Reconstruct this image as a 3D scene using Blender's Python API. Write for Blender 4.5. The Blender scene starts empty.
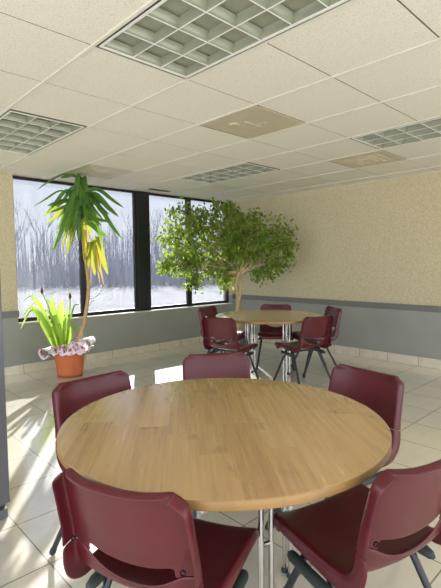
import bpy, bmesh, math, random
from mathutils import Vector, Matrix, Quaternion
R = math.radians
C = bpy.context.scene.collection
SC = bpy.context.scene

# ------------------------------------------------------------------ camera
CAM_Z = 1.3216
cam_data = bpy.data.cameras.new('camera')
cam = bpy.data.objects.new('camera', cam_data)
C.objects.link(cam)
cr = Vector((0.72156107, -0.69228752, -0.00936001))
cu = Vector((0.05319251, 0.04195243, 0.99770264))
cf = Vector((0.69030441, 0.72040126, -0.06709575))
cam.matrix_world = Matrix(((cr.x, cu.x, -cf.x, 0), (cr.y, cu.y, -cf.y, 0), (cr.z, cu.z, -cf.z, CAM_Z), (0, 0, 0, 1)))
cam_data.sensor_fit = 'HORIZONTAL'
cam_data.sensor_width = 36
FPX = 444.6
cam_data.lens = FPX / 441 * 36
cam_data.clip_start = 0.02
cam_data.clip_end = 300
SC.camera = cam

# ------------------------------------------------------------------ light and exposure
SC.view_settings.view_transform = 'Standard'
SC.view_settings.look = 'None'
SC.view_settings.gamma = 1
SC.view_settings.use_curve_mapping = False
SC.view_settings.exposure = 0.0
world = bpy.data.worlds.new('sky_and_fill')
SC.world = world
world.use_nodes = True
wn = world.node_tree
bg = wn.nodes['Background']
tc = wn.nodes.new('ShaderNodeTexCoord')
sx = wn.nodes.new('ShaderNodeSeparateXYZ')
rp = wn.nodes.new('ShaderNodeValToRGB')
mr = wn.nodes.new('ShaderNodeMapRange')
mr.inputs['From Min'].default_value = -1
mr.inputs['From Max'].default_value = 1
wn.links.new(tc.outputs['Generated'], sx.inputs[0])
wn.links.new(sx.outputs['Z'], mr.inputs['Value'])
wn.links.new(mr.outputs[0], rp.inputs[0])
wn.links.new(rp.outputs[0], bg.inputs['Color'])
el = rp.color_ramp.elements
el[0].position = 0.0; el[0].color = (0.97, 0.96, 0.92, 1)  # bright lower half added as fill, entering by the open sides
el[1].position = 1.0; el[1].color = (0.55, 0.66, 0.90, 1)
e = el.new(0.49); e.color = (0.95, 0.94, 0.90, 1)
e = el.new(0.52); e.color = (0.80, 0.83, 0.88, 1)
e = el.new(0.65); e.color = (0.74, 0.80, 0.92, 1)
bg.inputs['Strength'].default_value = 3.8
sun_d = bpy.data.lights.new('sun', 'SUN')
sun_d.energy = 46.0
sun_d.angle = R(0.6)
sun_d.color = (1.0, 0.975, 0.93)
sun = bpy.data.objects.new('sun', sun_d)
C.objects.link(sun)
SUN_TO = Vector((0.70, 1.05, 0.62)).normalized()
sun.rotation_euler = SUN_TO.to_track_quat('Z', 'Y').to_euler()
sun.location = (8, 12, 8)

rnd = random.Random(7)

# ------------------------------------------------------------------ helpers
def px(x, y, d):
    """point seen at pixel (x, y) at depth d along the optical axis"""
    return Vector((0, 0, CAM_Z)) + (cf + cr * ((x - 220.5) / FPX) - cu * ((y - 294) / FPX)) * d

class MB:
    def __init__(s):
        s.bm = bmesh.new()
    def box(s, a, b, rot=None, org=None):
        x0, y0, z0 = a; x1, y1, z1 = b
        vs = [Vector(v) for v in ((x0,y0,z0),(x1,y0,z0),(x1,y1,z0),(x0,y1,z0),(x0,y0,z1),(x1,y0,z1),(x1,y1,z1),(x0,y1,z1))]
        if rot is not None: vs = [rot @ v for v in vs]
        if org is not None: vs = [v + Vector(org) for v in vs]
        v = [s.bm.verts.new(p) for p in vs]
        for f in ((3,2,1,0),(4,5,6,7),(0,1,5,4),(1,2,6,5),(2,3,7,6),(3,0,4,7)):
            s.bm.faces.new([v[i] for i in f])
        return s
    def quad(s, *ps):
        s.bm.faces.new([s.bm.verts.new(p) for p in ps]); return s
    def tube(s, pts, r, n=10, cap=True):
        pts = [Vector(p) for p in pts]
        rs = r if isinstance(r, (list, tuple)) else [r] * len(pts)
        rings = []; up = None
        for i, p in enumerate(pts):
            t = (pts[min(i+1, len(pts)-1)] - pts[max(i-1, 0)]).normalized()
            if up is None:
                up = Vector((0, 0, 1)) if abs(t.z) < 0.9 else Vector((1, 0, 0))
            a = (up - t * up.dot(t)).normalized(); b = t.cross(a); up = a
            rings.append([s.bm.verts.new(p + (a * math.cos(k*2*math.pi/n) + b * math.sin(k*2*math.pi/n)) * rs[i]) for k in range(n)])
        for i in range(len(rings)-1):
            for k in range(n):
                s.bm.faces.new((rings[i][k], rings[i][(k+1)%n], rings[i+1][(k+1)%n], rings[i+1][k]))
        if cap:
            s.bm.faces.new(rings[0][::-1]); s.bm.faces.new(rings[-1])
        return s
    def lathe(s, prof, n=40, c=(0, 0, 0)):
        c = Vector(c); rings = []
        for r, z in prof:
            if r < 1e-6: rings.append([s.bm.verts.new(c + Vector((0, 0, z)))])
            else: rings.append([s.bm.verts.new(c + Vector((r*math.cos(k*2*math.pi/n), r*math.sin(k*2*math.pi/n), z))) for k in range(n)])
        for A, B in zip(rings, rings[1:]):
            for k in range(n):
                q = (k+1) % n
                if len(A) == 1 and len(B) == 1: continue
                if len(A) == 1: s.bm.faces.new((A[0], B[q], B[k]))
                elif len(B) == 1: s.bm.faces.new((A[k], A[q], B[0]))
                else: s.bm.faces.new((A[k], A[q], B[q], B[k]))
        return s
    def build(s, name, mat, parent=None, smooth=False, bevel=0, loc=None):
        bmesh.ops.recalc_face_normals(s.bm, faces=s.bm.faces) if smooth != 'raw' else None
        me = bpy.data.meshes.new(name)
        s.bm.to_mesh(me); s.bm.free()
        if smooth:
            for p in me.polygons: p.use_smooth = True
        o = bpy.data.objects.new(name, me)
        C.objects.link(o)
        me.materials.append(mat)
        if parent: o.parent = parent
        if loc is not None: o.location = loc
        if bevel:
            m = o.modifiers.new('bevel', 'BEVEL'); m.width = bevel; m.segments = 2; m.limit_method = 'ANGLE'; m.angle_limit = R(40)
        return o

def autosmooth(o, deg=40):
    me = o.data
    me.shade_smooth()
    try: me.set_sharp_from_angle(angle=R(deg))
    except Exception: pass
    return o

def tag(o, label=None, cat=None, group=None, kind=None):
    if label: o['label'] = label
    if cat: o['category'] = cat
    if group: o['group'] = group
    if kind: o['kind'] = kind
    return o
def thing(name, label, cat, loc=(0,0,0), rz=0, group=None):
    o = bpy.data.objects.new(name, None); C.objects.link(o)
    o.empty_display_size = .1
    o.location = loc; o.rotation_euler = (0, 0, rz)
    return tag(o, label, cat, group)
def copy_tree(o, parent=None):
    c = o.copy(); C.objects.link(c)
    if parent: c.parent = parent
    for ch in list(o.children): copy_tree(ch, c)
    return c
def struct(o): o['kind'] = 'structure'; return o

# ------------------------------------------------------------------ materials
def srgb(r, g, b):
    f = lambda v: (v/255/12.92) if v/255 <= .04045 else ((v/255+.055)/1.055)**2.4
    return (f(r), f(g), f(b), 1)
class NT:
    def __init__(s, name):
        s.m = bpy.data.materials.new(name); s.m.use_nodes = True
        s.t = s.m.node_tree; s.b = s.t.nodes['Principled BSDF']; s.out = s.t.nodes['Material Output']
    def n(s, typ, **kw):
        x = s.t.nodes.new('ShaderNode' + typ)
        for k, v in kw.items(): setattr(x, k, v)
        return x
    def l(s, a, b): s.t.links.new(a, b)
    def coord(s, which='Object'):
        return s.n('TexCoord').outputs[which]
    def mapping(s, src, scale=(1,1,1), rot=(0,0,0), loc=(0,0,0)):
        m = s.n('Mapping'); m.inputs['Scale'].default_value = scale; m.inputs['Rotation'].default_value = rot; m.inputs['Location'].default_value = loc
        s.l(src, m.inputs['Vector']); return m.outputs[0]
    def noise(s, src, scale, detail=3, rough=.5):
        x = s.n('TexNoise'); x.inputs['Scale'].default_value = scale; x.inputs['Detail'].default_value = detail; x.inputs['Roughness'].default_value = rough
        s.l(src, x.inputs['Vector']); return x.outputs['Fac']
    def ramp(s, src, stops):
        x = s.n('ValToRGB'); e = x.color_ramp.elements
        e[0].position, e[0].color = stops[0]; e[1].position, e[1].color = stops[-1]
        for p, c in stops[1:-1]:
            q = e.new(p); q.color = c
        s.l(src, x.inputs[0]); return x.outputs[0]
    def math(s, op, a, b=None):
        x = s.n('Math', operation=op)
        for i, v in enumerate((a, b)):
            if v is None: continue
            if isinstance(v, (int, float)): x.inputs[i].default_value = v
            else: s.l(v, x.inputs[i])
        return x.outputs[0]
    def mix(s, fac, a, b, mode='MIX'):
        x = s.n('Mix', data_type='RGBA', blend_type=mode)
        for i, v in ((0, fac), (6, a), (7, b)):
            if isinstance(v, (int, float)): x.inputs[i].default_value = v
            elif isinstance(v, tuple): x.inputs[i].default_value = v
            else: s.l(v, x.inputs[i])
        return x.outputs[2]
    def bump(s, h, strength=.2, dist=.01):
        x = s.n('Bump'); x.inputs['Strength'].default_value = strength; x.inputs['Distance'].default_value = dist
        s.l(h, x.inputs['Height']); s.l(x.outputs[0], s.b.inputs['Normal'])
    def set(s, **kw):
        for k, v in kw.items():
            k = {'color': 'Base Color', 'rough': 'Roughness', 'metal': 'Metallic', 'coat': 'Coat Weight', 'coatr': 'Coat Roughness', 'spec': 'Specular IOR Level'}[k]
            if isinstance(v, (int, float, tuple)): s.b.inputs[k].default_value = v
            else: s.l(v, s.b.inputs[k])
        return s
def plain(name, col, rough=.5, metal=0., var=.06, vscale=6, **kw):
    t = NT(name); f = t.noise(t.coord(), vscale)
    c2 = tuple(min(1, v*(1+var)) for v in col[:3]) + (1,); c1 = tuple(v*(1-var) for v in col[:3]) + (1,)
    t.set(color=t.ramp(f, [(.3, c1), (.7, c2)]), rough=rough, metal=metal, **kw)
    return t.m

M = {}
TILE = 0.41; TX0 = 0.755; TY0 = 1.90
# glazed floor tile laid on a straight grid
def floor_mat():
    t = NT('floor_tile'); co = t.coord()
    s = t.n('SeparateXYZ'); t.l(co, s.inputs[0])
    masks = []
    cells = []
    for ax, o in (('X', TX0), ('Y', TY0)):
        u = t.math('DIVIDE', t.math('SUBTRACT', s.outputs[ax], o), TILE)
        fr = t.math('FRACT', u)
        d = t.math('ABSOLUTE', t.math('SUBTRACT', fr, .5))
        masks.append(t.math('GREATER_THAN', d, .5 - .0035/TILE))
        cells.append(t.math('FLOOR', u))
    g = t.math('MAXIMUM', masks[0], masks[1])
    cb = t.n('CombineXYZ'); t.l(cells[0], cb.inputs[0]); t.l(cells[1], cb.inputs[1])
    wnz = t.n('TexWhiteNoise', noise_dimensions='2D'); t.l(cb.outputs[0], wnz.inputs['Vector'])
    n1 = t.noise(co, 3.5, 6, .6)
    stretched = t.noise(t.mapping(co, (2.5, 11, 1)), 2.0, 5, .6)
    nn = t.math('ADD', t.math('MULTIPLY', n1, .5), t.math('MULTIPLY', stretched, .5))
    base = t.ramp(nn, [(.3, srgb(214, 207, 188)), (.5, srgb(222, 215, 198)), (.7, srgb(229, 223, 208))])
    base = t.mix(.22, base, t.ramp(wnz.outputs['Value'], [(0, srgb(212, 204, 184)), (1, srgb(230, 224, 208))]))
    base = t.mix(g, base, srgb(124, 118, 106))
    t.set(color=base, rough=t.math('ADD', t.math('MULTIPLY', g, .4), t.math('ADD', .14, t.math('MULTIPLY', n1, .1))), spec=.6)
    t.bump(t.math('SUBTRACT', 1, g), .4, .002)
    t.b.inputs['Coat Weight'].default_value = 1; t.b.inputs['Coat IOR'].default_value = 2.4; t.b.inputs['Coat Roughness'].default_value = .13
    return t.m
M['floor'] = floor_mat()
def base_tile(axis, off):
    t = NT('baseboard_tile_' + axis.lower()); co = t.coord()
    s = t.n('SeparateXYZ'); t.l(co, s.inputs[0])
    u = t.math('DIVIDE', t.math('SUBTRACT', s.outputs[axis], off), TILE)
    d = t.math('ABSOLUTE', t.math('SUBTRACT', t.math('FRACT', u), .5))
    g = t.math('GREATER_THAN', d, .5 - .003/TILE)
    n1 = t.noise(co, 8, 5, .6)
    t.set(color=t.mix(g, t.ramp(n1, [(.3, srgb(206, 198, 176)), (.7, srgb(222, 215, 198))]), srgb(130, 122, 105)), rough=.22)
    return t.m
M['base_x'] = base_tile('X', .755); M['base_y'] = base_tile('Y', 2.305)
def ceiling_mat():
    t = NT('fissured_ceiling_board'); co = t.coord()
    a = t.noise(t.mapping(co, (95, 140, 95)), 1.0, 3, .7)
    b = t.noise(co, 300, 2, .6)
    pits = t.math('MULTIPLY', t.ramp(a, [(.36, (1,1,1,1)), (.46, (0,0,0,1))]), .6)
    pits2 = t.math('MULTIPLY', t.ramp(b, [(.34, (1,1,1,1)), (.43, (0,0,0,1))]), .5)
    f = t.math('MAXIMUM', pits, pits2)
    t.set(color=t.mix(f, srgb(228, 224, 210), srgb(180, 173, 155)), rough=.95, spec=.1)
    t.bump(t.math('SUBTRACT', 1, f), .3, .002)
    return t.m
M['ceiling'] = ceiling_mat()
M['tbar_shade'] = plain('shadow_line_grid_bar', srgb(112, 103, 85), .7, var=.05)  # darkened colour paints the shadow line along the cross bars
M['tbar'] = plain('painted_grid_bar', srgb(216, 212, 198), .7, var=.02)
def wallpaper():
    t = NT('mottled_wallpaper'); co = t.coord()
    v = t.n('TexVoronoi'); v.inputs['Scale'].default_value = 42; t.l(t.mapping(co, (1, 1, 1.0)), v.inputs['Vector'])
    a = t.noise(co, 55, 3, .6)
    m_ = t.math('ADD', t.math('MULTIPLY', v.outputs['Distance'], .7), t.math('MULTIPLY', a, .6))
    big = t.noise(co, 1.6, 3)
    c = t.ramp(m_, [(.3, srgb(208, 199, 170)), (.55, srgb(200, 190, 160)), (.8, srgb(190, 179, 148))])
    t.set(color=t.mix(.12, c, t.ramp(big, [(.3, srgb(196, 184, 152)), (.7, srgb(208, 198, 170))])), rough=.75, spec=.3)
    t.bump(m_, .15, .003)
    return t.m
M['paper'] = wallpaper()
M['grey_wall'] = plain('grey_green_wainscot_paint', srgb(150, 152, 146), .6, var=.04, vscale=3)
M['rail'] = plain('grey_chair_rail_paint', srgb(112, 114, 110), .4, var=.04)
M['sill'] = plain('pale_sill_paint', srgb(205, 200, 184), .5, var=.04)
M['black_frame'] = plain('dark_bronze_aluminium', srgb(38, 38, 40), .35, .3)
def glass_mat():
    t = NT('dusty_dimmed_window_glass'); co = t.coord()
    tr = t.n('BsdfTransparent'); tr.inputs[0].default_value = (.475, .482, .495, 1)  # tint added to dim the outdoor view against the strong room fill
    tl = t.n('BsdfTranslucent'); tl.inputs[0].default_value = (.86, .9, 1, 1)
    gl = t.n('BsdfGlossy'); gl.inputs['Roughness'].default_value = .02
    m1 = t.n('MixShader'); m2 = t.n('MixShader')
    st = t.noise(t.mapping(co, (16, 16, 2.2)), 1.0, 5, .65)
    t.l(t.ramp(st, [(.3, (.008, .008, .008, 1)), (.75, (.024, .024, .024, 1))]), m1.inputs[0])
    t.l(tr.outputs[0], m1.inputs[1]); t.l(tl.outputs[0], m1.inputs[2])
    m2.inputs[0].default_value = .04
    t.l(m1.outputs[0], m2.inputs[1]); t.l(gl.outputs[0], m2.inputs[2])
    t.l(m2.outputs[0], t.out.inputs['Surface'])
    return t.m
M['glass'] = glass_mat()
M['maroon'] = NT('maroon_moulded_plastic')
t = M['maroon']; f = t.noise(t.coord(), 5, 3); g = t.noise(t.coord(), 900, 2)
t.set(color=t.ramp(f, [(.3, srgb(76, 19, 28)), (.7, srgb(88, 23, 33))]), rough=t.math('ADD', .27, t.math('MULTIPLY', f, .12)), spec=.42)
t.bump(g, .06, .001); M['maroon'] = t.m
M['tube_dark'] = plain('charcoal_tube', srgb(52, 54, 58), .35, .5)
M['rubber'] = plain('dark_green_black_rubber', srgb(44, 54, 52), .6)
M['chrome'] = plain('brushed_chrome_tube', srgb(190, 188, 182), .18, 1.0)
M['screw'] = plain('dark_screw', srgb(60, 30, 34), .4, .6)
def wood_mat():
    t = NT('oak_laminate'); co = t.mapping(t.coord(), rot=(0, 0, R(-25)))
    s = t.n('SeparateXYZ'); t.l(co, s.inputs[0])
    # planks run along local Y, .10 wide
    u = t.math('DIVIDE', s.outputs['X'], .105); cell = t.math('FLOOR', u)
    w = t.n('TexWhiteNoise', noise_dimensions='1D'); t.l(cell, w.inputs['W'])
    v = t.math('DIVIDE', t.math('ADD', s.outputs['Y'], t.math('MULTIPLY', w.outputs['Value'], 2.0)), .55)
    cb = t.n('CombineXYZ'); t.l(cell, cb.inputs[0]); t.l(t.math('FLOOR', v), cb.inputs[1])
    w2 = t.n('TexWhiteNoise', noise_dimensions='2D'); t.l(cb.outputs[0], w2.inputs['Vector'])
    off = t.n('VectorMath', operation='ADD'); t.l(co, off.inputs[0])
    sc = t.n('VectorMath', operation='SCALE'); t.l(w2.outputs['Color'], sc.inputs[0]); sc.inputs['Scale'].default_value = 9; t.l(sc.outputs[0], off.inputs[1])
    grain = t.noise(t.mapping(off.outputs[0], (34, 1.7, 1)), 1.6, 6, .68)
    knots = t.noise(t.mapping(off.outputs[0], (9, 4.5, 1)), 1.0, 4, .6)
    base = t.ramp(grain, [(.28, srgb(142, 102, 54)), (.5, srgb(180, 138, 80)), (.72, srgb(200, 162, 104))])
    base = t.mix(.42, base, t.ramp(w2.outputs['Value'], [(0, srgb(152, 112, 62)), (1, srgb(204, 168, 112))]))
    base = t.mix(t.ramp(knots, [(.60, (0,0,0,1)), (.74, (.6,.6,.6,1))]), base, srgb(112, 84, 58))
    t.set(color=base, rough=t.math('ADD', .22, t.math('MULTIPLY', grain, .08)), spec=.6, coat=1., coatr=.23)
    t.b.inputs['Coat IOR'].default_value = 2.0
    return t.m
M['wood'] = wood_mat()
M['edge'] = plain('oak_edge_band', srgb(146, 112, 66), .4, var=.15, vscale=14)
M['louver'] = plain('semi_specular_louvre_metal', srgb(158, 162, 144), .35, .3, var=.03)
M['housing'] = plain('white_fixture_housing', srgb(150, 154, 134), .4, var=.02)
M['gap'] = plain('painted_gap_shade', srgb(40, 42, 46), .6)  # dark ring colour stands in for shade in the gap around the frame
M['fixture_frame'] = plain('white_fixture_frame', srgb(222, 222, 214), .35, var=.02)
M['lamp_tube'] = plain('unlit_fluorescent_glass', srgb(225, 226, 218), .25, var=.01)
M['diffuser'] = plain('beige_air_plate', srgb(196, 186, 160), .45, .1, var=.05, vscale=14)
M['slot'] = plain('dark_slot', srgb(62, 54, 40), .6)
M['terracotta'] = plain('terracotta', srgb(196, 108, 64), .7, var=.1, vscale=9)
M['terracotta_dark'] = plain('darker_terracotta', srgb(150, 84, 56), .7, var=.1, vscale=9)  # darker tone for the lowest band of the pot
M['soil'] = plain('potting_soil', srgb(56, 42, 30), .95, var=.4, vscale=60)
M['cabinet'] = plain('dark_grey_enamel', srgb(98, 100, 104), .45, .1, var=.03)
def leaf_mat(name, c0, c1, c2, trans, amt=.42, sc=3.5):
    t = NT(name); f = t.noise(t.coord(), sc, 3, .6)
    col = t.ramp(f, [(.32, c0), (.5, c1), (.68, c2)])
    t.set(color=col, rough=.38, spec=.5)
    tl = t.n('BsdfTranslucent'); t.l(t.mix(.6, col, trans), tl.inputs[0])
    m = t.n('MixShader'); m.inputs[0].default_value = amt
    t.l(t.b.outputs[0], m.inputs[1]); t.l(tl.outputs[0], m.inputs[2]); t.l(m.outputs[0], t.out.inputs['Surface'])
    return t.m
M['ficus_leaf'] = leaf_mat('ficus_leaf', srgb(70, 92, 36), srgb(98, 128, 48), srgb(132, 160, 66), srgb(200, 225, 80), .5, 9)
M['drac_leaf'] = leaf_mat('dracaena_leaf', srgb(62, 98, 52), srgb(84, 124, 64), srgb(104, 146, 70), srgb(170, 215, 60), .35)
M['drac_yellow'] = leaf_mat('dracaena_yellowing_leaf', srgb(120, 140, 44), srgb(156, 168, 52), srgb(176, 160, 70), srgb(215, 215, 80), .45)
M['drac_dry'] = leaf_mat('dry_leaf', srgb(190, 140, 80), srgb(206, 160, 96), srgb(214, 180, 110), srgb(240, 190, 110), .4)
M['strap_leaf'] = leaf_mat('strap_leaf', srgb(120, 160, 50), srgb(150, 185, 66), srgb(176, 205, 90), srgb(220, 240, 110), .45)
M['bark'] = plain('pale_ficus_bark', srgb(178, 160, 122), .8, var=.25, vscale=22)
M['cane'] = plain('tan_cane_bark', srgb(176, 148, 104), .8, var=.25, vscale=30)
M['bud'] = plain('brown_dry_bud', srgb(110, 62, 40), .8, var=.2)
def wrap_mat():
    t = NT('pink_and_white_wrap'); f = t.noise(t.coord(), 14, 2, .5)
    t.set(color=t.ramp(f, [(.50, srgb(240, 232, 238)), (.55, srgb(236, 220, 230)), (.58, srgb(206, 130, 166)), (.68, srgb(168, 80, 124))]), rough=.45)
    return t.m
M['wrap'] = wrap_mat()
def ground_mat():
    t = NT('pale_winter_ground'); co = t.coord()
    f = t.noise(co, .35, 6, .65); g = t.noise(t.mapping(co, (1, 1, 1)), 3, 4, .6)
    t.set(color=t.ramp(t.math('ADD', t.math('MULTIPLY', f, .6), t.math('MULTIPLY', g, .4)), [(.35, srgb(88, 88, 88)), (.5, srgb(108, 108, 110)), (.65, srgb(132, 132, 134))]), rough=.95)
    return t.m
M['ground'] = ground_mat()
M['tree'] = plain('grey_winter_bark', srgb(120, 124, 138), .9, var=.2, vscale=2)
M['brush'] = plain('grey_brush_twigs', srgb(120, 128, 148), .9, var=.2, vscale=2)

# ------------------------------------------------------------------ room shell
H = 1.0918 + CAM_Z          # ceiling height
XR = 5.716; YW = 5.597; YG = 5.70
X0, Y0, T = 1.1397, 2.0977, 0.6096   # ceiling lattice origin and pitch
XMIN, YMIN = -2.6, -2.6
struct(MB().box((XMIN, YMIN, -.1), (XR+.2, YW+.25, 0)).build('floor', M['floor']))

FIX = [(0, -2), (0, 2), (4, -2), (4, 2)]        # 2 x 4 ft fixtures: column i, rows j and j+1
PLATE = [(2, 0), (5, 0), (2, 4)]
holes = {(i, j + k) for i, j in FIX for k in (0, 1)} | set(PLATE)
cb = MB()
zc = H + .006
i0, i1 = -6, 8; j0, j1 = -8, 6
for i in range(i0, i1):
    for j in range(j0, j1):
        if (i, j) in holes: continue
        xa, xb = X0+i*T, min(X0+(i+1)*T, XR+.02); ya, yb = Y0+j*T, min(Y0+(j+1)*T, YG+.05)
        if xa >= XR or ya >= YG: continue
        cb.box((xa+.003, ya+.008, zc), (xb-.003, yb-.002, zc+.02))
struct(cb.build('ceiling', M['ceiling']))
mids = {(i, j+1) for i, j in FIX}
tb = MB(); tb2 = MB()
w = .0085
for i in range(i0, i1+1):
    x = X0 + i*T
    if x < XR: 
        # main runners, a little proud of the boards
        tb.box((x-w, Y0+j0*T, H), (x+w, YG+.04, H+.03))
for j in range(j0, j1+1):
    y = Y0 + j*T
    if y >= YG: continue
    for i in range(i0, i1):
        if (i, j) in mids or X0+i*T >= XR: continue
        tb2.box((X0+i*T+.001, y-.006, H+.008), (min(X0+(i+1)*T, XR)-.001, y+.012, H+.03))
tb.box((XR-.022, Y0+j0*T, H), (XR, YG, H+.03))
struct(tb.build('trim_1', M['tbar'])); struct(tb2.build('trim_7', M['tbar_shade']))
struct(MB().box((X0+i0*T, Y0+j0*T, H+.16), (XR+.2, YW+.25, H+.22)).build('roof_deck', M['housing'])).name = 'ceiling_deck'

# right wall
Z_R0, Z_R1 = .703, .780
struct(MB().box((XR, YMIN, 0), (XR+.15, YW+.25, Z_R0+.02)).build('wall_right_lower', M['grey_wall']))
struct(MB().box((XR, YMIN, Z_R0+.02), (XR+.15, YW+.25, H+.16)).build('wall_right', M['paper']))
struct(MB().box((XR-.018, YMIN, Z_R0), (XR-.0005, YW-.001, Z_R1)).build('trim_2', M['rail'], bevel=.004))
struct(MB().box((XR-.012, YMIN, 0), (XR-.0005, YW-.001, .115)).build('baseboard_right', M['base_y'], bevel=.002))
# window wall
SILL = .625; WX0, WX1 = 1.945, 5.645
struct(MB().box((XMIN, YW, 0), (XR, YW+.22, SILL-.012)).build('wall_back_lower', M['grey_wall']))
wb = MB(); wb.box((XMIN, YW, Z_R1-.02), (WX0, YW+.22, H+.16)).box((WX1, YW, Z_R1-.02), (XR, YW+.22, H+.16))
struct(wb.build('wall_back', M['paper']))
wb = MB(); wb.box((XMIN, YW, SILL-.012), (WX0, YW+.22, Z_R1-.02)).box((WX1, YW, SILL-.012), (XR, YW+.22, Z_R1-.02))
struct(wb.build('wall_back_lower_pier', M['grey_wall']))
struct(MB().box((XMIN, YW-.016, Z_R0), (WX0+.012, YW-.0005, Z_R1)).build('trim_3', M['rail'], bevel=.004))
struct(MB().box((WX1, YW-.016, Z_R0), (XR-.019, YW-.0005, Z_R1)).build('trim_4', M['rail'], bevel=.004))
struct(MB().box((XMIN, YW-.012, 0), (XR-.013, YW-.0005, .11)).build('baseboard_back', M['base_x'], bevel=.002))
struct(MB().box((WX0, YW-.015, SILL-.012), (WX1, YG+.06, SILL+.004)).build('trim_5', M['sill'], bevel=.003))
struct(MB().box((WX0, YG+.02, H+.0), (WX1, YW+.25, H+.16)).build('wall_back_header', M['paper']))
# windows: four lights, a thick post between the pairs
fz0, fz1 = SILL+.004, H-.002
spans = [(1.946, 2.865), (2.865, 3.72), (3.925, 4.74), (4.74, 5.645)]
for k, (a, b) in enumerate(spans):
    lf = (.03, .045, .035, .045)[k]; rf = .045 if k in (0, 2) else .035
    fr = MB()
    fr.box((a, YG-.02, fz0), (a+lf, YG+.026, fz1)); fr.box((b-rf, YG-.02, fz0), (b, YG+.026, fz1))
    fr.box((a+lf, YG-.02, fz0), (b-rf, YG+.026, fz0+.045)); fr.box((a+lf, YG-.02, fz1-.03), (b-rf, YG+.026, fz1))
    fo = struct(fr.build('window_%d' % (k+1), M['black_frame']))
    MB().box((a+lf-.004, YG, fz0+.04), (b-rf+.004, YG+.006, fz1-.026)).build('pane', M['glass'], fo)
struct(MB().box((3.72, YG-.04, fz0), (3.925, YG+.03, fz1)).build('trim_6', M['black_frame'], bevel=.003))

# ------------------------------------------------------------------ outside
g = MB()
g.quad((-60, YW+.3, -.3), (110, YW+.3, -.3), (110, 130, -.3), (-60, 130, -.3))
struct(g.build('ground', M['ground']))

def tree_mesh(seed):
    r = random.Random(seed); m = MB()
    h = r.uniform(4.0, 6.2); lean = Vector((r.uniform(-.2,.2), r.uniform(-.2,.2), 0))
    def br(p, d, L, rad, lvl):
        pts = [p]; q = p.copy(); dd = d.copy(); n = 4
        for k in range(n):
            dd = (dd + Vector((r.uniform(-.16,.16), r.uniform(-.16,.16), r.uniform(-.02,.12)))).normalized()
            q = q + dd * (L/n); pts.append(q.copy())
        m.tube(pts, [rad*(1-.8*k/n) for k in range(n+1)], 4, False)
        if lvl < 3:
            for k in range(6 if lvl == 0 else 4):
                f_ = r.uniform(.25, .95); idx = min(n-1, int(f_*n)); b0 = pts[idx].lerp(pts[idx+1], f_*n-idx)
                a = r.uniform(0, 6.283); sp = r.uniform(.4, .9)
                nd = (dd*1.0 + Vector((math.cos(a)*sp, math.sin(a)*sp, .35))).normalized()
                br(b0, nd, L*r.uniform(.3, .5), rad*.45, lvl+1)
    br(Vector((0,0,-.05)), (Vector((0,0,1))+lean).normalized(), h, .055, 0)
    return m
tree_protos = []
for s in range(5):
    o = tree_mesh(100+s).build('bare_tree', M['tree'])
    tree_protos.append(o)
tr_r = random.Random(5)
idx = 0
tree_pos = []
for k in range(70):
    for _try in range(60):
        d = tr_r.uniform(35, 58); ang = tr_r.uniform(.30, 1.10)    # X/Y slope of the sight line through the windows
        y = d / math.sqrt(1+ang*ang); x = y*ang
        if all(math.hypot(x-a_, y-b_) > 2.3 for a_, b_ in tree_pos): break
    tree_pos.append((x, y))
    o = tree_protos[k] if k < 5 else tree_protos[k % 5].copy()
    if k >= 5: C.objects.link(o)
    o.location = (x, y, -.3); o.rotation_euler = (0, 0, tr_r.uniform(0, 6.28)); s_ = tr_r.uniform(.75, 1.15); o.scale = (s_, s_, s_)
    tag(o, 'bare leafless tree in the pale winter wood beyond the windows', 'tree', 'bare trees outside the windows')
bm_ = MB(); br_ = random.Random(9)
for k in range(4200):
    d = br_.uniform(34, 50); ang = br_.uniform(.28, 1.12); y = d/math.sqrt(1+ang*ang); x = y*ang
    h = br_.uniform(.8, 2.4) if k % 3 else br_.uniform(2.4, 5.0); p0 = Vector((x, y, -.3)); p1 = p0 + Vector((br_.uniform(-.3,.3), br_.uniform(-.3,.3), h))
    sdir = Vector((.72, -.69, 0)) * br_.uniform(.014, .034)
    bm_.quad(p0-sdir, p0+sdir, p1+sdir*.3, p1-sdir*.3)
tag(bm_.build('undergrowth', M['brush']), 'tangle of pale grey winter brush under the trees outside', 'undergrowth', kind='stuff')

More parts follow.
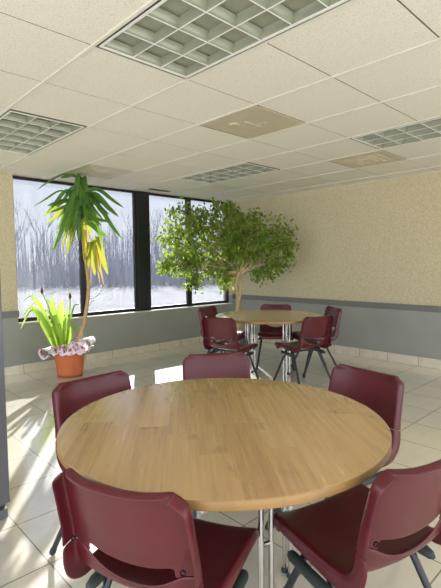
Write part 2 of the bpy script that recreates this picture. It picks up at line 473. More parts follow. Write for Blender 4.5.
# ------------------------------------------------------------------ ceiling fixtures
FX_LABEL = {(0,-2): 'large recessed louvred fluorescent light nearest the camera, cut by the top edge',
            (0, 2): 'recessed louvred fluorescent light above the left window and potted plants',
            (4,-2): 'recessed louvred fluorescent light near the right wall, cut by the right edge',
            (4, 2): 'recessed louvred fluorescent light over the weeping fig tree'}
def make_fixture():
    L, W = 2*T, T
    root = thing('ceiling_light', 'x', 'ceiling light')
    g_ = .013; ga = .010; fw = .012
    hs = MB()      # housing: open-bottomed pan
    a, b, c_, d_ = g_, W-g_, g_, L-g_
    z0, z1 = .001, .048
    hs.quad((a,c_,z1),(b,c_,z1),(b,d_,z1),(a,d_,z1))
    hs.quad((a,c_,z0),(b,c_,z0),(b,c_,z1),(a,c_,z1)); hs.quad((a,d_,z0),(b,d_,z0),(b,d_,z1),(a,d_,z1))
    hs.quad((a,c_,z0),(a,d_,z0),(a,d_,z1),(a,c_,z1)); hs.quad((b,c_,z0),(b,d_,z0),(b,d_,z1),(b,c_,z1))
    hs.build('housing', M['housing'], root)
    def ring(m, o0, o1, zz0, zz1):
        m.box((o0,o0,zz0),(W-o0,o1,zz1)); m.box((o0,L-o1,zz0),(W-o0,L-o0,zz1))
        m.box((o0,o1,zz0),(o1,L-o1,zz1)); m.box((W-o1,o1,zz0),(W-o0,L-o1,zz1))
    m = MB(); ring(m, g_, g_+ga, .003, .008); m.build('gap_shade', M['gap'], root)
    m = MB(); ring(m, g_+ga, g_+ga+fw, -.002, .010); m.build('frame', M['fixture_frame'], root)
    i_ = g_+ga+fw; nx, ny = 3, 6
    lw, ll = (W-2*i_)/nx, (L-2*i_)/ny
    m = MB(); dep = .045
    def blade(p, q, nrm, depth, topw, ends):
        # parabolic blade: thin at the bottom, spreading towards the top
        N = 6; prof = []
        for k in range(N+1):
            t_ = k/N; prof.append((.0012 + topw*t_**2.2, .002 + depth*t_))
        for sgn in (1, -1):
            prev = None
            for wd, z in prof:
                A = m.bm.verts.new(Vector(p)+Vector(nrm)*wd*sgn+Vector((0,0,z))); B = m.bm.verts.new(Vector(q)+Vector(nrm)*wd*sgn+Vector((0,0,z)))
                if prev: m.bm.faces.new((prev[0], prev[1], B, A))
                prev = (A, B)
        A, B, C_, D = [Vector(p)+Vector(nrm)*.0012*s2+Vector((0,0,.002)) for s2 in (1,-1)] + [Vector(q)+Vector(nrm)*.0012*s2+Vector((0,0,.002)) for s2 in (-1,1)]
        m.quad(A, B, C_, D)
    for k in range(nx+1):
        x = i_ + k*lw; blade((x, i_, 0), (x, L-i_, 0), (1,0,0), dep, .010, None)
    for k in range(ny+1):
        y = i_ + k*ll
        for c2 in range(nx):
            blade((i_+c2*lw+.002, y, 0), (i_+(c2+1)*lw-.002, y, 0), (0,1,0), dep*.9, .022, None)
    lv = m.build('louvre', M['louver'], root, smooth=False)
    m = MB()
    for k in range(nx+1): m.box((i_+k*lw-.0016, i_, -.0005), (i_+k*lw+.0016, L-i_, .0035))
    for k in range(ny+1): m.box((i_, i_+k*ll-.0016, -.0004), (W-i_, i_+k*ll+.0016, .0034))
    m.build('louvre_edge', M['fixture_frame'], root)
    return root
fx0 = make_fixture()
for k, (i, j) in enumerate(FIX):
    o = fx0 if k == 0 else copy_tree(fx0)
    o.location = (X0+i*T, Y0+j*T, H); o['label'] = FX_LABEL[(i, j)]; o['group'] = 'recessed louvred ceiling lights'

def plate_diffuser(i, j, label, name, steps):
    root = thing(name, label, 'air vent', (X0+i*T, Y0+j*T, H))
    root['group'] = 'square ceiling air vents'
    g_ = .0125
    MB().box((g_, g_, .003), (T-g_, T-g_, .03)).build('panel', M['diffuser'], root, bevel=.002)
    if steps:
        for k in range(3):
            o0 = .10 + k*.055; z = -.004 - .004*k
            m = MB(); c = T/2; h_ = c-o0
            def rg(s, zz): return [Vector((c+sx_*s, c+sy_*s, zz)) for sx_, sy_ in ((-1,-1),(1,-1),(1,1),(-1,1))]
            A, B, D_ = rg(h_, .003), rg(h_-.012, z), rg(h_-.040, .003)
            for q in range(4):
                n_ = (q+1) % 4
                m.quad(A[q], A[n_], B[n_], B[q]); m.quad(B[q], B[n_], D_[n_], D_[q])
            m.build('cone', M['diffuser'], root)
    else:
        m = MB(); c = T/2
        m.box((c-.09, c-.012, -.002), (c+.09, c+.012, .003)); m.box((c+.03, c-.10, -.002), (c+.055, c-.03, .003))
        m.lathe([(0, -.006), (.03, -.005), (.045, .003)], 20, (c-.10, c+.10, 0))
        m.build('damper_face', M['diffuser'], root)
plate_diffuser(2, 0, 'flat beige square air panel in the middle of the ceiling, nearest the camera', 'ceiling_air_panel', False)
plate_diffuser(5, 0, 'stepped beige square ceiling vent near the right wall', 'ceiling_vent', True)
plate_diffuser(2, 4, 'stepped beige square ceiling vent above the tall potted plant', 'ceiling_vent', True)
m = MB(); m.box((3.77, 5.36, H-.004), (4.13, 5.44, H+.001))
sv = m.build('slot_vent', M['slot']); tag(sv, 'small dark slot vent in the ceiling right by the window post', 'air vent')

# ------------------------------------------------------------------ left cabinet
root = thing('upright_cabinet', 'dark grey upright cabinet edge with a hinged door at the far left', 'cabinet', (0, 0, 0))
MB().box((-.05, 2.44, .03), (.748, 2.95, 1.75)).build('body', M['cabinet'], root, bevel=.006)
m = MB(); m.box((-.05, 2.40, .085), (.757, 2.436, 1.75)).build('door', M['cabinet'], root, bevel=.004)
MB().box((-.05, 2.405, .005), (.745, 2.44, .055)).build('kick_plate', M['cabinet'], root, bevel=.003)
MB().box((-.03, 2.46, 0), (.73, 2.93, .03)).build('base', M['cabinet'], root)

# ------------------------------------------------------------------ tables
def make_table(name, label, loc, rz, legrot, woodrot):
    root = thing(name, label, 'table', loc, 0)
    top_z = .7314; th = .029; r = .605
    prof = [(0, top_z-th), (r-.008, top_z-th), (r-.002, top_z-th+.003), (r, top_z-th+.006)]
    m = MB(); m.lathe([(r-.002, top_z-.0008), (r-.006, top_z), (0, top_z)], 128)
    tp = m.build('tabletop', M['wood'], root, smooth=False); tp.rotation_euler = (0, 0, woodrot)
    m = MB(); m.lathe([(0, top_z-th), (r-.004, top_z-th), (r, top_z-th+.003), (r, top_z-.003), (r-.002, top_z-.0008)], 128)
    autosmooth(m.build('edge_band', M['edge'], root), 60)
    m = MB()
    for a in (0, math.pi/2):
        q = Matrix.Rotation(a+legrot, 3, 'Z')
        m.box((-.34, -.02, top_z-th-.03), (.34, .02, top_z-th-.001), rot=q)
    m.build('under_frame', M['tube_dark'], root)
    for k in range(4):
        a = legrot + k*math.pi/2
        c, s = math.cos(a), math.sin(a); rad = Vector((c, s, 0)); tan = Vector((-s, c, 0))
        m = MB()
        for sg in (-1, 1):
            b0 = rad*.30 + tan*(.020*sg)
            m.tube([b0+Vector((0,0,top_z-th-.004)), b0+Vector((0,0,.008))], .0105, 12)
        m.tube([rad*.30-tan*.02+Vector((0,0,.40)), rad*.30+tan*.02+Vector((0,0,.40))], .008, 8)
        lg = m.build('leg', M['chrome'], root); autosmooth(lg)
        f = MB()
        for sg in (-1, 1): f.lathe([(0,0),(.015,0),(.016,.012),(.012,.02),(0,.02)], 14, rad*.30+tan*(.02*sg))
        autosmooth(f.build('foot_cap', M['rubber'], lg))
    return root
T1 = (1.165, 1.205, 0); T2 = (3.92, 3.30, 0)
make_table('round_table', 'large round oak-topped table in the foreground with chrome legs', T1, 0, R(-107), R(-64))
make_table('round_table', 'round oak-topped table at the back of the room by the fig tree', T2, 0, R(-103), R(20))

# ------------------------------------------------------------------ chairs
def catmull(pts, n):
    P = [Vector(p) for p in pts]; P = [P[0]*2-P[1]] + P + [P[-1]*2-P[-2]]
    out = []
    for i in range(1, len(P)-2):
        for k in range(n):
            t = k/n; a, b, c, d = P[i-1], P[i], P[i+1], P[i+2]
            out.append(.5*((2*b)+(c-a)*t+(2*a-5*b+4*c-d)*t*t+(3*b-a-3*c+d)*t**3))
    out.append(P[-2]); return out
PROF = [(.218, .416), (.210, .438), (.182, .451), (.115, .449), (.03, .442), (-.06, .436), (-.125, .436), (-.165, .446), (-.190, .475),
        (-.203, .52), (-.216, .58), (-.232, .65), (-.246, .712), (-.257, .752), (-.263, .773)]
prof = catmull([(a, b, 0) for a, b in PROF], 10)
cum = [0.0]
for a, b in zip(prof, prof[1:]): cum.append(cum[-1] + (b-a).length)
S = cum[-1]
def at_s(s):
    s = max(0, min(S, s))
    for i in range(len(cum)-1):
        if cum[i+1] >= s:
            f = (s-cum[i])/(cum[i+1]-cum[i]); p = prof[i].lerp(prof[i+1], f); t_ = (prof[i+1]-prof[i]).normalized(); return p.x, p.y, t_
def s_of_z(z):
    for i in range(len(prof)-1, 0, -1):
        if prof[i].y <= z: return cum[i]
    return 0
S_J = s_of_z(.47)
def lerp(a, b, t): return a + (b-a)*t
def smooth01(t): t = max(0, min(1, t)); return t*t*(3-2*t)
def half_w(s):
    if s < S_J: w_ = lerp(.212, .204, s/S_J)
    else: w_ = lerp(.204, .194, (s-S_J)/(S-S_J))
    rc = .055
    if s < rc: w_ -= rc*.8*(1-math.sqrt(max(0, 1-((rc-s)/rc)**2)))
    rt = .038
    if s > S-rt: w_ -= rt*(1-math.sqrt(max(0, 1-((s-(S-rt))/rt)**2)))
    return w_
def fl_depth(s):
    if s < S_J: return lerp(.030, .055, smooth01(s/S_J))
    return lerp(.055, .042, smooth01((s-S_J)/(.5*(S-S_J))))
def make_shell(parent):
    NU = 18; U0 = .76
    us = [-1 + 2*k/NU for k in range(NU+1)]
    sb_c, sb_e = s_of_z(.488), s_of_z(.548); st_c, st_e = s_of_z(.548), s_of_z(.572)
    n1, n2, n3 = 22, 2, 13
    bm = bmesh.new()
    def P(u, s, off=0., out=0., back=0.):
        y, z, t_ = at_s(s)
        nrm = Vector((0, -t_.y, t_.x))            # profile normal
        if nrm.z < 0 or (s > S_J and nrm.y < 0): nrm = -nrm
        nrm = Vector((0, -(-t_.y) if False else nrm.y, nrm.z))
        # front of the seat pan points up, front of the back points forward
        w_ = half_w(s)
        p = Vector((u*w_, y, z))
        bk = smooth01((s-S_J*.8)/(S*.3))
        p += nrm * ((.030*bk + .016*(1-bk)) * abs(u)**2.6 * (1 if s > .03 else s/.03))
        p -= nrm * .006*(1-abs(u)**2)*(1-bk)
        p.x += math.copysign(out, u) if u else 0
        p -= nrm*back
        return p, nrm
    rows = []
    kinds = []
    for r_ in range(n1+n2+n3+1):
        rows.append(r_)
    def sval(u, r_):
        a = min(1, abs(u)/U0)
        vb = lerp(sb_c, sb_e, a**2.2); vt = lerp(st_c, st_e, a**2.0)
        if a >= 1: vb, vt = (sb_e+.0), (st_e)
        if r_ <= n1: return vb * (r_/n1)
        if r_ <= n1+n2: return lerp(vb, vt, (r_-n1)/n2)
        return lerp(vt, S, (r_-n1-n2)/n3)
    cols = [('f', -1, 3), ('f', -1, 2), ('f', -1, 1)] + [('s', u, 0) for u in us] + [('f', 1, 1), ('f', 1, 2), ('f', 1, 3)]
    grid = []
    for kind, u, lv in cols:
        col = []
        for r_ in rows:
            s = sval(u, r_)
            d = fl_depth(s)
            if kind == 's': p, _ = P(u, s)
            else: p, _ = P(u, s, out=(.004, .008, .006)[lv-1], back=(.006, d*.5, d)[lv-1])
            col.append(p)
        # fold over the top edge and the front lip
        y, z, t_ = at_s(S); up = Vector((0, t_.x, t_.y))
        y0_, z0_, t0 = at_s(0); fr = -Vector((0, t0.x, t0.y))
        top = col[-1]; bot = col[0]
        bk = Vector((0, -t_.y, t_.x)); bk = bk if bk.y < 0 else -bk
        f_ = 1 if kind == 's' else 0.35
        extra = [top + up*.005 + bk*.006*f_, top + up*.006 + bk*.018*f_, top + up*.003 + bk*.032*f_]
        low = [bot + fr*.014 + Vector((0, -.002, 0)), bot + fr*.026 + Vector((0, -.006, 0))]
        grid.append([low[1], low[0]] + col + extra)
    V = [[bm.verts.new(p) for p in c] for c in grid]
    nr = len(V[0])
    for ci in range(len(V)-1):
        for ri in range(nr-1):
            rr = ri - 2
            if n1 <= rr < n1+n2:
                uu = [cols[ci][1], cols[ci+1][1]]
                if cols[ci][0] == 's' and cols[ci+1][0] == 's' and max(abs(uu[0]), abs(uu[1])) <= U0 + .001: continue
            bm.faces.new((V[ci][ri], V[ci+1][ri], V[ci+1][ri+1], V[ci][ri+1]))
    bmesh.ops.recalc_face_normals(bm, faces=bm.faces)
    return bm
def split_shell(bm, keep_seat):
    pass
def make_chair():
    root = thing('stacking_chair', 'x', 'chair')
    bm = make_shell(root)
    # seat pan and backrest are two parts meeting under the opening
    me = bpy.data.meshes.new('shell'); bm.to_mesh(me); bm.free()
    objs = []
    for name in ('seat', 'backrest'):
        b2 = bmesh.new(); b2.from_mesh(me)
        nr = 22+2+13+1+5; kill = []
        b2.verts.ensure_lookup_table()
        for f in b2.faces:
            ri = min(v.index % nr for v in f.verts)
            is_back = ri >= 2+22
            if is_back != (name == 'backrest'): kill.append(f)
        bmesh.ops.delete(b2, geom=kill, context='FACES')
        m2 = bpy.data.meshes.new(name); b2.to_mesh(m2); b2.free()
        for p in m2.polygons: p.use_smooth = True
        o = bpy.data.objects.new(name, m2); C.objects.link(o); o.parent = root; m2.materials.append(M['maroon'])
        so = o.modifiers.new('thick', 'SOLIDIFY'); so.thickness = .0055; so.offset = 0
        sd = o.modifiers.new('sub', 'SUBSURF'); sd.levels = 1; sd.render_levels = 1
        objs.append(o)
    # bolt bosses at the ends of the opening
    for sg in (-1, 1):
        m = MB(); q = Matrix.Rotation(R(-10), 3, 'X')
        m.lathe([(0, -.004), (.007, -.003), (.008, 0), (.008, .002)], 12)
        o = m.build('bolt', M['screw'], objs[1], smooth=True); o.rotation_euler = (R(90), 0, 0); o.location = (sg*.172, -.222, .575)
    m = MB()
    for sg in (-1, 1):
        m.tube([(sg*.165, .15, .418), (sg*.17, .05, .412), (sg*.17, -.10, .402)], .011, 10)
    m.tube([(-.17, .07, .410), (.17, .07, .410)], .010, 10)
    m.tube([(-.17, -.08, .402), (.17, -.08, .402)], .010, 10)
    autosmooth(m.build('seat_frame', M['tube_dark'], root), 60)
    for sg in (-1, 1):
        for fr in (1, -1):
            if fr > 0: pts = [(sg*.168, .035, .410), (sg*.175, .055, .385), (sg*.182, .075, .34), (sg*.230, .215, .012)]
            else: pts = [(sg*.168, -.035, .406), (sg*.175, -.055, .380), (sg*.182, -.078, .335), (sg*.235, -.240, .012)]
            pp = [Vector(p) for p in pts]
            sm = catmull(pp, 5)
            lg = MB().tube(sm, .0125, 10).build('leg', M['tube_dark'], root); autosmooth(lg, 60)
            d_ = (pp[-1]-pp[-2]).normalized()
            MB().tube([pp[-1]-d_*.025, pp[-1]-d_*.001, pp[-1]+d_*.006], [.0145, .015, .012], 12).build('foot_cap', M['rubber'], lg)
        # stacking bumper behind each side of the seat
        m = MB(); m.tube([(sg*.205, .10, .378), (sg*.206, .092, .377), (sg*.207, .08, .376), (sg*.208, .0, .368), (sg*.208, -.10, .360), (sg*.208, -.125, .356), (sg*.208, -.137, .353)], [.006, .014, .018, .018, .019, .015, .006], 12)
        autosmooth(m.build('bumper', M['rubber'], root), 60)
    return root
CH = [
 ((.54, .955), (.93, .37), 'maroon plastic chair in the left foreground, seen from behind'),
 ((1.02, 1.985), (.05, -1), 'maroon plastic chair at the left far side of the foreground table, before the terracotta pot'),
 ((1.83, 1.96), (-.50, -.86), 'maroon plastic chair at the far side of the foreground table, only its back top showing'),
 ((2.075, 1.09), (-.99, .13), 'maroon plastic chair at the right far side of the foreground table, facing left'),
 ((1.235, .455), (.24, .97), 'maroon plastic chair at the right bottom corner, seen from behind and cut by the edge'),
 ((3.77, 4.20), (.30, -.95), 'maroon plastic chair at the back table nearest the windows'),
 ((3.09, 3.28), (.98, .2), "maroon plastic chair at the back table's near left, seen from behind"),
 ((4.61, 3.75), (-.78, -.62), 'maroon plastic chair on the far side of the back table, facing the camera'),
 ((3.87, 2.57), (.20, .98), 'maroon plastic chair on the near right side of the back table, black legs showing'),
 ((4.77, 2.95), (-.82, .57), 'maroon plastic chair on the right side of the back table, against the grey wall'),
]
proto = make_chair()
for k, ((tx, ty), (fx_, fy_), lab) in enumerate(CH):
    o = proto if k == 0 else copy_tree(proto)
    L_ = math.hypot(fx_, fy_); fx_ /= L_; fy_ /= L_
    o.location = (tx + fx_*.264, ty + fy_*.264, 0)
    o.rotation_euler = (0, 0, math.atan2(fy_, fx_) - math.pi/2)
    o['label'] = lab; o['group'] = 'maroon stacking chairs around the two tables'

# ------------------------------------------------------------------ terracotta pot with two plants
PC = Vector((2.345, 5.08, 0))
root = thing('terracotta_pot', 'orange terracotta pot on the floor under the left window', 'plant pot', PC)
m = MB(); m.lathe([(0, 0), (.142, 0), (.147, .006), (.150, .030)], 48); m.build('pot_base', M['terracotta_dark'], root, smooth=True)
m = MB(); m.lathe([(.150, .030), (.176, .255), (.188, .257), (.193, .262), (.196, .315), (.190, .320), (.178, .318), (.170, .26), (.168, .25)], 48)
autosmooth(m.build('pot_wall', M['terracotta'], root), 50)
MB().lathe([(.171, .262), (.10, .272), (0, .276)], 32).build('soil', M['soil'], root, smooth=True)

def blade(m, pts, wid, n_up=Vector((0,0,1)), fold=.25):
    """long leaf along pts with width profile, V-folded"""
    pts = catmull(pts, 4); n = len(pts)
    prev = None
    for i, p in enumerate(pts):
        t_ = (pts[min(i+1, n-1)] - pts[max(i-1, 0)]).normalized()
        side = t_.cross(n_up)
        if side.length < .05: side = t_.cross(Vector((.7, -.7, .2)))
        side.normalize(); nn = side.cross(t_)
        f = i/(n-1); w_ = wid * (math.sin(math.pi*min(1, f*.88+.10))**.75) if i < n-1 else .0005
        row = [m.bm.verts.new(p - side*w_ + nn*w_*fold), m.bm.verts.new(p), m.bm.verts.new(p + side*w_ + nn*w_*fold)]
        if prev:
            m.bm.faces.new((prev[0], prev[1], row[1], row[0])); m.bm.faces.new((prev[1], prev[2], row[2], row[1]))
        prev = row
D0 = 5.27
def PD(x, y, dd=0): return px(x, y, D0+dd)
# dracaena
droot = thing('tall_potted_dracaena', 'tall cane plant with a drooping leaf crown touching the ceiling by the left window', 'plant', PC+Vector((0, 0, .27)))
inv = Matrix.Translation(-(PC+Vector((0, 0, .27))))
def loc(p):
    q = inv @ p; q.z = min(q.z, H-.27-.02); return q
cane = catmull([PC+Vector((.03, .02, .25)), PD(77, 342), PD(83, 325), PD(87, 305), PD(88.5, 285), PD(86, 262), PD(83, 240), PD(80, 215), PD(79, 195), PD(79.5, 176)], 5)
m = MB(); nn = len(cane); m.tube([loc(p) for p in cane], [.027 - .012*(i/nn) + .002*math.sin(i*1.9) for i in range(nn)], 10); m.build('cane', M['cane'], droot, smooth=True)
m = MB(); m.tube([loc(p) for p in catmull([PD(86, 262), PD(90, 252), PD(92, 243)], 4)], [.014]*9, 8)
for a_, b_ in (((87, 300), (96, 297)), ((96,297), (100, 293)), ((87, 308), (94, 300))): m.tube([loc(PD(*a_)), loc(PD(*b_))], .004, 5)
m.build('side_cane', M['cane'], droot, smooth=True)
m = MB(); m.tube([loc(p) for p in catmull([PD(80.5, 240), PD(80, 225), PD(79.5, 205), PD(79, 188), PD(79, 176)], 4)], [.022 + .026*math.sin(math.pi*min(1, k/17+.12)) for k in range(17)], 10)
m.build('leaf_sheath', M['drac_leaf'], droot, smooth=True)
lr = random.Random(21)
def drac_leaf(mb, x0, y0, x1, y1, rise=6, wid=.030, dd=None):
    up_ = (-cf*lr.uniform(.3, 1.3) + Vector((0,0,1))*lr.uniform(.1, 1) + cr*lr.uniform(-.5, .5)).normalized()
    dd = lr.uniform(-.35, .35) if dd is None else dd
    a = PD(x0, y0, 0); b = PD(x1, y1, dd)
    mid1 = PD(lerp(x0, x1, .35), min(y0, lerp(y0, y1, .35)) - rise, dd*.4)
    mid2 = PD(lerp(x0, x1, .72), lerp(y0, y1, .62) - rise*.5, dd*.75)
    blade(mb, [loc(a), loc(mid1), loc(mid2), loc(b)], wid*1.08, up_)
explicit = [ # base x,y tip x,y rise width
 (78,178, 37,190, 6,.028), (77,200, 33,207, 9,.024), (77,205, 47,206, 4,.032), (80,180, 60,178, 4,.02),
 (81,196,124,208, 7,.026), (81,200,119,217, 6,.030), (82,208,123,240, 4,.026), (80,182, 92,198, 5,.024),
 (78,205, 58,230, 5,.034), (78,215, 52,252, 4,.026), (78,212, 60,236, 3,.036), (79,210,103,243, 8,.034),
 (80,205,110,222, 7,.032), (78,198, 46,214, 7,.030), (80,200,104,205, 5,.03), (80,215,102,222, 6,.03)]
ml = MB(); my = MB(); md = MB()
for x0, y0, x1, y1, rise, wd in explicit: drac_leaf(ml, x0, y0, x1, y1, rise, wd)
for k in range(46):     # the dense column of leaves around the cane
    y0 = lr.uniform(176, 232); a = lr.uniform(0, 6.283); spread = lr.uniform(10, 34)
    x1 = 79.5 + math.cos(a)*spread; y1 = y0 + lr.uniform(0, 22)
    if y0 < 190: x1 = 79.5 + math.cos(a)*spread*.35; y1 = y0+lr.uniform(8, 20)
    drac_leaf(ml, 79.5, y0, x1, min(y1, 256), lr.uniform(1, 8), lr.uniform(.017, .030), math.sin(a)*.35)
for x0, y0, x1, y1, rise, wd in [(78,205,42,217,4,.024),(78,210,46,224,3,.026),(78,218,55,246,2,.03),(78,222,66,258,2,.026),(77,215,62,250,3,.028),(79,222,72,246,1,.024),
    (92,246,88,270,4,.034),(92,246,95,276,4,.036),(92,246,108,275,7,.034),(92,247,100,272,5,.03),(92,246,84,262,3,.026),(82,222,86,250,2,.028),(82,216,92,236,3,.026)]:
    drac_leaf(my, x0, y0, x1, y1, rise, wd, lr.uniform(-.12, .12))
for x0, y0, x1, y1, rise, wd in [(92,248,91,288,2,.009),(92,248,100,284,3,.008),(83,232,84,262,1,.016),(84,230,90,246,2,.016),(92,248,104,286,4,.01)]:
    drac_leaf(md, x0, y0, x1, y1, rise, wd, lr.uniform(-.1, .1))
ml.build('green_leaves', M['drac_leaf'], droot, smooth='raw'); my.build('yellowing_leaves', M['drac_yellow'], droot, smooth='raw'); md.build('dry_leaves', M['drac_dry'], droot, smooth='raw')
# strap-leaved bulb plant
sroot = thing('strap_leaf_plant', 'light green strap-leaved bulb plant with brown buds in the terracotta pot', 'plant', PC+Vector((-.05, 0, .27)))
inv2 = Matrix.Translation(-(PC+Vector((-.05, 0, .27))))
m = MB(); bx_ = 62
sdr = random.Random(8)
def strap(x0, x1, y1, rise, wd, dd, sag=0):
    a = PD(x0, 352, dd*.2); q1 = PD(lerp(x0, x1, .25), lerp(352, y1, .5)-rise*.3, dd*.4); q2 = PD(lerp(x0, x1, .65), lerp(352, y1, .9)-rise, dd*.7); b = PD(x1, y1+sag, dd)
    blade(m, [inv2 @ p for p in (a, q1, q2, b)], wd*1.15, (-cf*.8+Vector((sdr.uniform(-.6,.6), sdr.uniform(-.6,.6), .7))).normalized(), .35)
for x0, x1, y1, rise, wd, dd in [(57,22,302,10,.020,-.1),(58,21,318,14,.022,-.15),(58,28,310,12,.020,.1),(59,36,322,10,.018,0),(56,20,330,22,.018,-.1),(60,45,300,2,.020,.05),(60,50,296,2,.016,0),
    (62,55,312,3,.020,.1),(64,70,308,3,.018,0),(66,79,305,3,.020,.05),(64,60,300,2,.018,-.1),(67,84,338,14,.016,.1),(63,48,330,8,.016,.1),(61,52,318,4,.022,-.05),
    (65,66,316,2,.020,.05),(66,74,322,5,.018,-.1),(60,43,312,4,.018,-.05),(62,58,306,2,.018,.02),(68,73,330,5,.02,0),(59,47,340,6,.014,-.12),(64,57,325,3,.018,-.12),(63,69,332,3,.018,-.15)]:
    strap(x0, x1, y1, rise, wd, dd)
m.build('leaves', M['strap_leaf'], sroot, smooth='raw')
for pts in ([(60, 350), (55, 330), (49, 308), (42, 292)], [(66, 350), (68, 330), (70, 312), (70, 297)]):
    m = MB(); m.tube([inv2 @ p for p in catmull([PD(x, y, -.03) for x, y in pts], 4)], .007, 8); st = m.build('flower_stalk', M['strap_leaf'], sroot, smooth=True)
    e0 = PD(*pts[-1], -.03); m = MB(); q = inv2 @ e0
    m.lathe([(0, -.03), (.014, -.015), (.018, .01), (.010, .04), (0, .055)], 10, q); m.build('bud', M['bud'], st, smooth=True)
# crumpled wrap around the rim
wr = random.Random(3)
m = MB(); N = 72; rings = []
base_h = [.30, .335, .352, .33, .285, .25]
for j, (rr, zz) in enumerate([(.165, .315), (.185, .338), (.205, .350), (.218, .335), (.222, .305), (.214, .282)]):
    ring = []
    for k in range(N):
        a = k*2*math.pi/N
        fr_ = .5+.5*math.sin(a*9+j*.9)*math.cos(a*4+1.3)
        rad = rr + .020*(fr_-.3)*(j/3); z = zz + .022*math.sin(a*7+1)*(1-abs(j-2)/4) + .014*math.sin(a*13+j)
        ring.append(m.bm.verts.new((rad*math.cos(a), rad*math.sin(a), z)))
    rings.append(ring)
for A, B in zip(rings, rings[1:]):
    for k in range(N): m.bm.faces.new((A[k], A[(k+1)%N], B[(k+1)%N], B[k]))
wroot = thing('pot_wrap', 'crumpled pink and white wrap with loops around the terracotta pot rim', 'wrapping', PC)
o = m.build('collar', M['wrap'], wroot, smooth=True); so = o.modifiers.new('t', 'SOLIDIFY'); so.thickness = .003; o.modifiers.new('s', 'SUBSURF').render_levels = 1
def loop_ribbon(cx_, cy_, rad, wid, dd):
    m = MB(); c = PD(cx_, cy_, dd) - PC; prev = None; n = 22
    for k in range(n+1):
        a = k/n*2*math.pi*.92; ex = cr*math.cos(a) + Vector((0,0,1))*math.sin(a)
        p = c + ex*rad*(1+.12*math.sin(3*a)); off = Vector((cf.x, cf.y, 0))*wid + Vector((0,0,1))*.01*math.sin(2*a)
        row = (m.bm.verts.new(p-off), m.bm.verts.new(p+cr*.006*math.sin(5*a)), m.bm.verts.new(p+off))
        if prev:
            m.bm.faces.new((prev[0], row[0], row[1], prev[1])); m.bm.faces.new((prev[1], row[1], row[2], prev[2]))
        prev = row
    o = m.build('loop', M['wrap'], wroot, smooth=True); so = o.modifiers.new('t', 'SOLIDIFY'); so.thickness = .008
loop_ribbon(45.5, 353, .062, .05, -.08); loop_ribbon(87, 343.5, .072, .085, -.08); loop_ribbon(78, 345.5, .062, .08, -.13); loop_ribbon(57, 350, .045, .05, -.16); loop_ribbon(67, 348, .045, .05, -.18)

# ------------------------------------------------------------------ weeping fig
DF = 6.5
def PF(x, y, dd=0): return px(x, y, DF+dd)
fb = PF(238, 330); FB = Vector((fb.x, fb.y, 0))
proot = thing('fig_planter', 'dark round planter behind the back table holding the fig tree', 'plant pot', FB)
m = MB(); m.lathe([(0, 0), (.13, 0), (.15, .02), (.175, .27), (.18, .30), (.168, .30), (.16, .26)], 36); autosmooth(m.build('pot_wall', M['cabinet'], proot), 50)
MB().lathe([(.163, .262), (0, .275)], 28).build('soil', M['soil'], proot, smooth=True)
froot = thing('weeping_fig_tree', 'bushy weeping fig tree with twisted pale trunk in the corner by the windows', 'tree', FB+Vector((0, 0, .27)))
inv3 = Matrix.Translation(-(FB+Vector((0, 0, .27))))
fr2 = random.Random(17)
# crown blobs: pixel centre, depth offset, radii in metres (lateral, depth, vertical)
blobs = [(187,238,-.1,.42,.35,.42,1.2),(178,262,0,.30,.3,.22,.8),(200,225,.05,.40,.35,.36,1.2),(215,240,-.1,.42,.45,.45,1.4),(240,232,0,.45,.5,.42,1.5),(262,232,-.05,.42,.45,.36,1.4),
         (274,252,-.1,.32,.4,.36,1.1),(250,255,-.15,.42,.42,.32,1.2),(222,262,0,.42,.4,.28,1.0),(200,262,.1,.36,.3,.30,1.0),(172,250,.05,.22,.25,.20,.5),(184,272,.1,.16,.2,.24,.45),
         (280,232,0,.22,.3,.28,.6),(187,208,.2,.10,.1,.10,.12),(216,203,.2,.16,.14,.12,.22),(173,214,.15,.07,.08,.06,.10),(203,211,.1,.18,.18,.12,.35),(244,215,.1,.26,.25,.14,.5),(283,262,-.05,.14,.2,.22,.3),(168,223,0,.13,.15,.12,.25),(163,264,0,.14,.15,.10,.30),(160,240,0,.10,.12,.10,.14),(190,282,.1,.10,.12,.12,.2),(222,280,0,.12,.14,.12,.2),(268,276,0,.12,.14,.12,.25),(228,204,.1,.12,.12,.10,.2),(289,245,-.05,.10,.14,.16,.25)]
trunk_top = PF(239, 272)
m = MB()
for ph in (0, math.pi):
    pts = []
    for k in range(15):
        t_ = k/14; c = FB.lerp(Vector((trunk_top.x, trunk_top.y, 0)), t_); z = lerp(.25, trunk_top.z, t_); rr = .026+.012*math.sin(t_*9)
        pts.append(inv3 @ Vector((c.x+rr*math.cos(ph+t_*7), c.y+rr*math.sin(ph+t_*7), z)))
    m.tube(pts, [lerp(.040, .026, k/14) for k in range(15)], 10)
m.build('trunk', M['bark'], froot, smooth=True)
m = MB()
tips = []
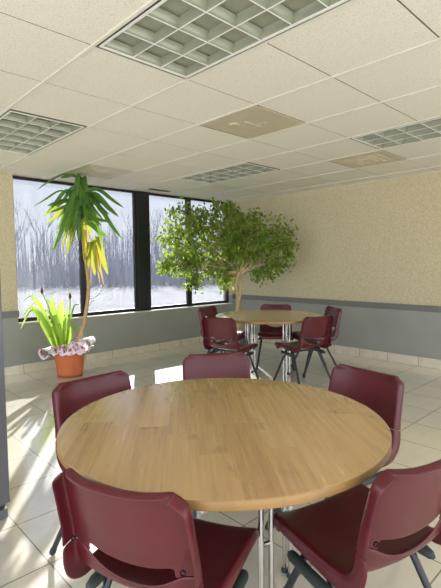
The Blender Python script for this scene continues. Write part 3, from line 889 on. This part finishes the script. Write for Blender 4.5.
for bx0, by0, dd, ra, rb, rc, wt in blobs:
    c = PF(bx0, by0, dd)
    a0 = trunk_top + Vector((fr2.uniform(-.02,.02), fr2.uniform(-.02,.02), fr2.uniform(-.1,.05)))
    mid = a0.lerp(c, .5) + Vector((fr2.uniform(-.05,.05), fr2.uniform(-.05,.05), .05))
    pp = catmull([a0, mid, c], 5)
    m.tube([inv3 @ p for p in pp], [lerp(.018, .004, k/(len(pp)-1)) for k in range(len(pp))], 6)
    for k in range(int(10*wt)+2):
        u = Vector((fr2.gauss(0,1), fr2.gauss(0,1), fr2.gauss(0,1))).normalized()
        e_ = c + cr*u.x*ra*.9 + Vector((cf.x, cf.y, 0)).normalized()*u.y*rb*.9 + Vector((0,0,1))*u.z*rc*.9
        u = u*fr2.uniform(.8, 1.25); s_ = pp[fr2.randint(4, len(pp)-1)]; md_ = s_.lerp(e_, .55)+Vector((0,0,.05))
        q = catmull([s_, md_, e_], 3); m.tube([inv3 @ p for p in q], [lerp(.006, .0018, k2/(len(q)-1)) for k2 in range(len(q))], 4)
        tips.append((q, wt))
m.build('branches', M['bark'], froot, smooth=True)
m = MB()
def leaf(p, d, L, w_):
    d = d.normalized(); s_ = d.cross(Vector((fr2.uniform(-1,1), fr2.uniform(-1,1), fr2.uniform(-.3,1)))).normalized(); n_ = s_.cross(d)
    v = m.bm.verts.new
    a, b1, b2, c1, c2, mm, e_ = v(p), v(p+d*L*.35+s_*w_+n_*w_*.3), v(p+d*L*.35-s_*w_+n_*w_*.3), v(p+d*L*.7+s_*w_*.7), v(p+d*L*.7-s_*w_*.7), v(p+d*L*.5), v(p+d*L-n_*.005)
    m.bm.faces.new((a, b1, mm)); m.bm.faces.new((a, mm, b2)); m.bm.faces.new((b1, c1, mm)); m.bm.faces.new((b2, mm, c2)); m.bm.faces.new((c1, e_, mm)); m.bm.faces.new((mm, e_, c2))
for q, wt in tips:
    for k in range(29):
        i = fr2.uniform(.25, 1)*(len(q)-1); j = min(len(q)-2, int(i)); p = q[j].lerp(q[j+1], i-j)
        p = p + Vector((fr2.gauss(0,.05), fr2.gauss(0,.05), fr2.gauss(-.02,.05)))
        if p.z > H-.03 or p.y > YW-.08 or p.x > XR-.05: continue
        d = Vector((fr2.gauss(0,.6), fr2.gauss(0,.6), fr2.uniform(-1.5, .1)))
        leaf(inv3 @ p, d, fr2.uniform(.05, .085), fr2.uniform(.013, .020))
m.build('leaves', M['ficus_leaf'], froot, smooth='raw')
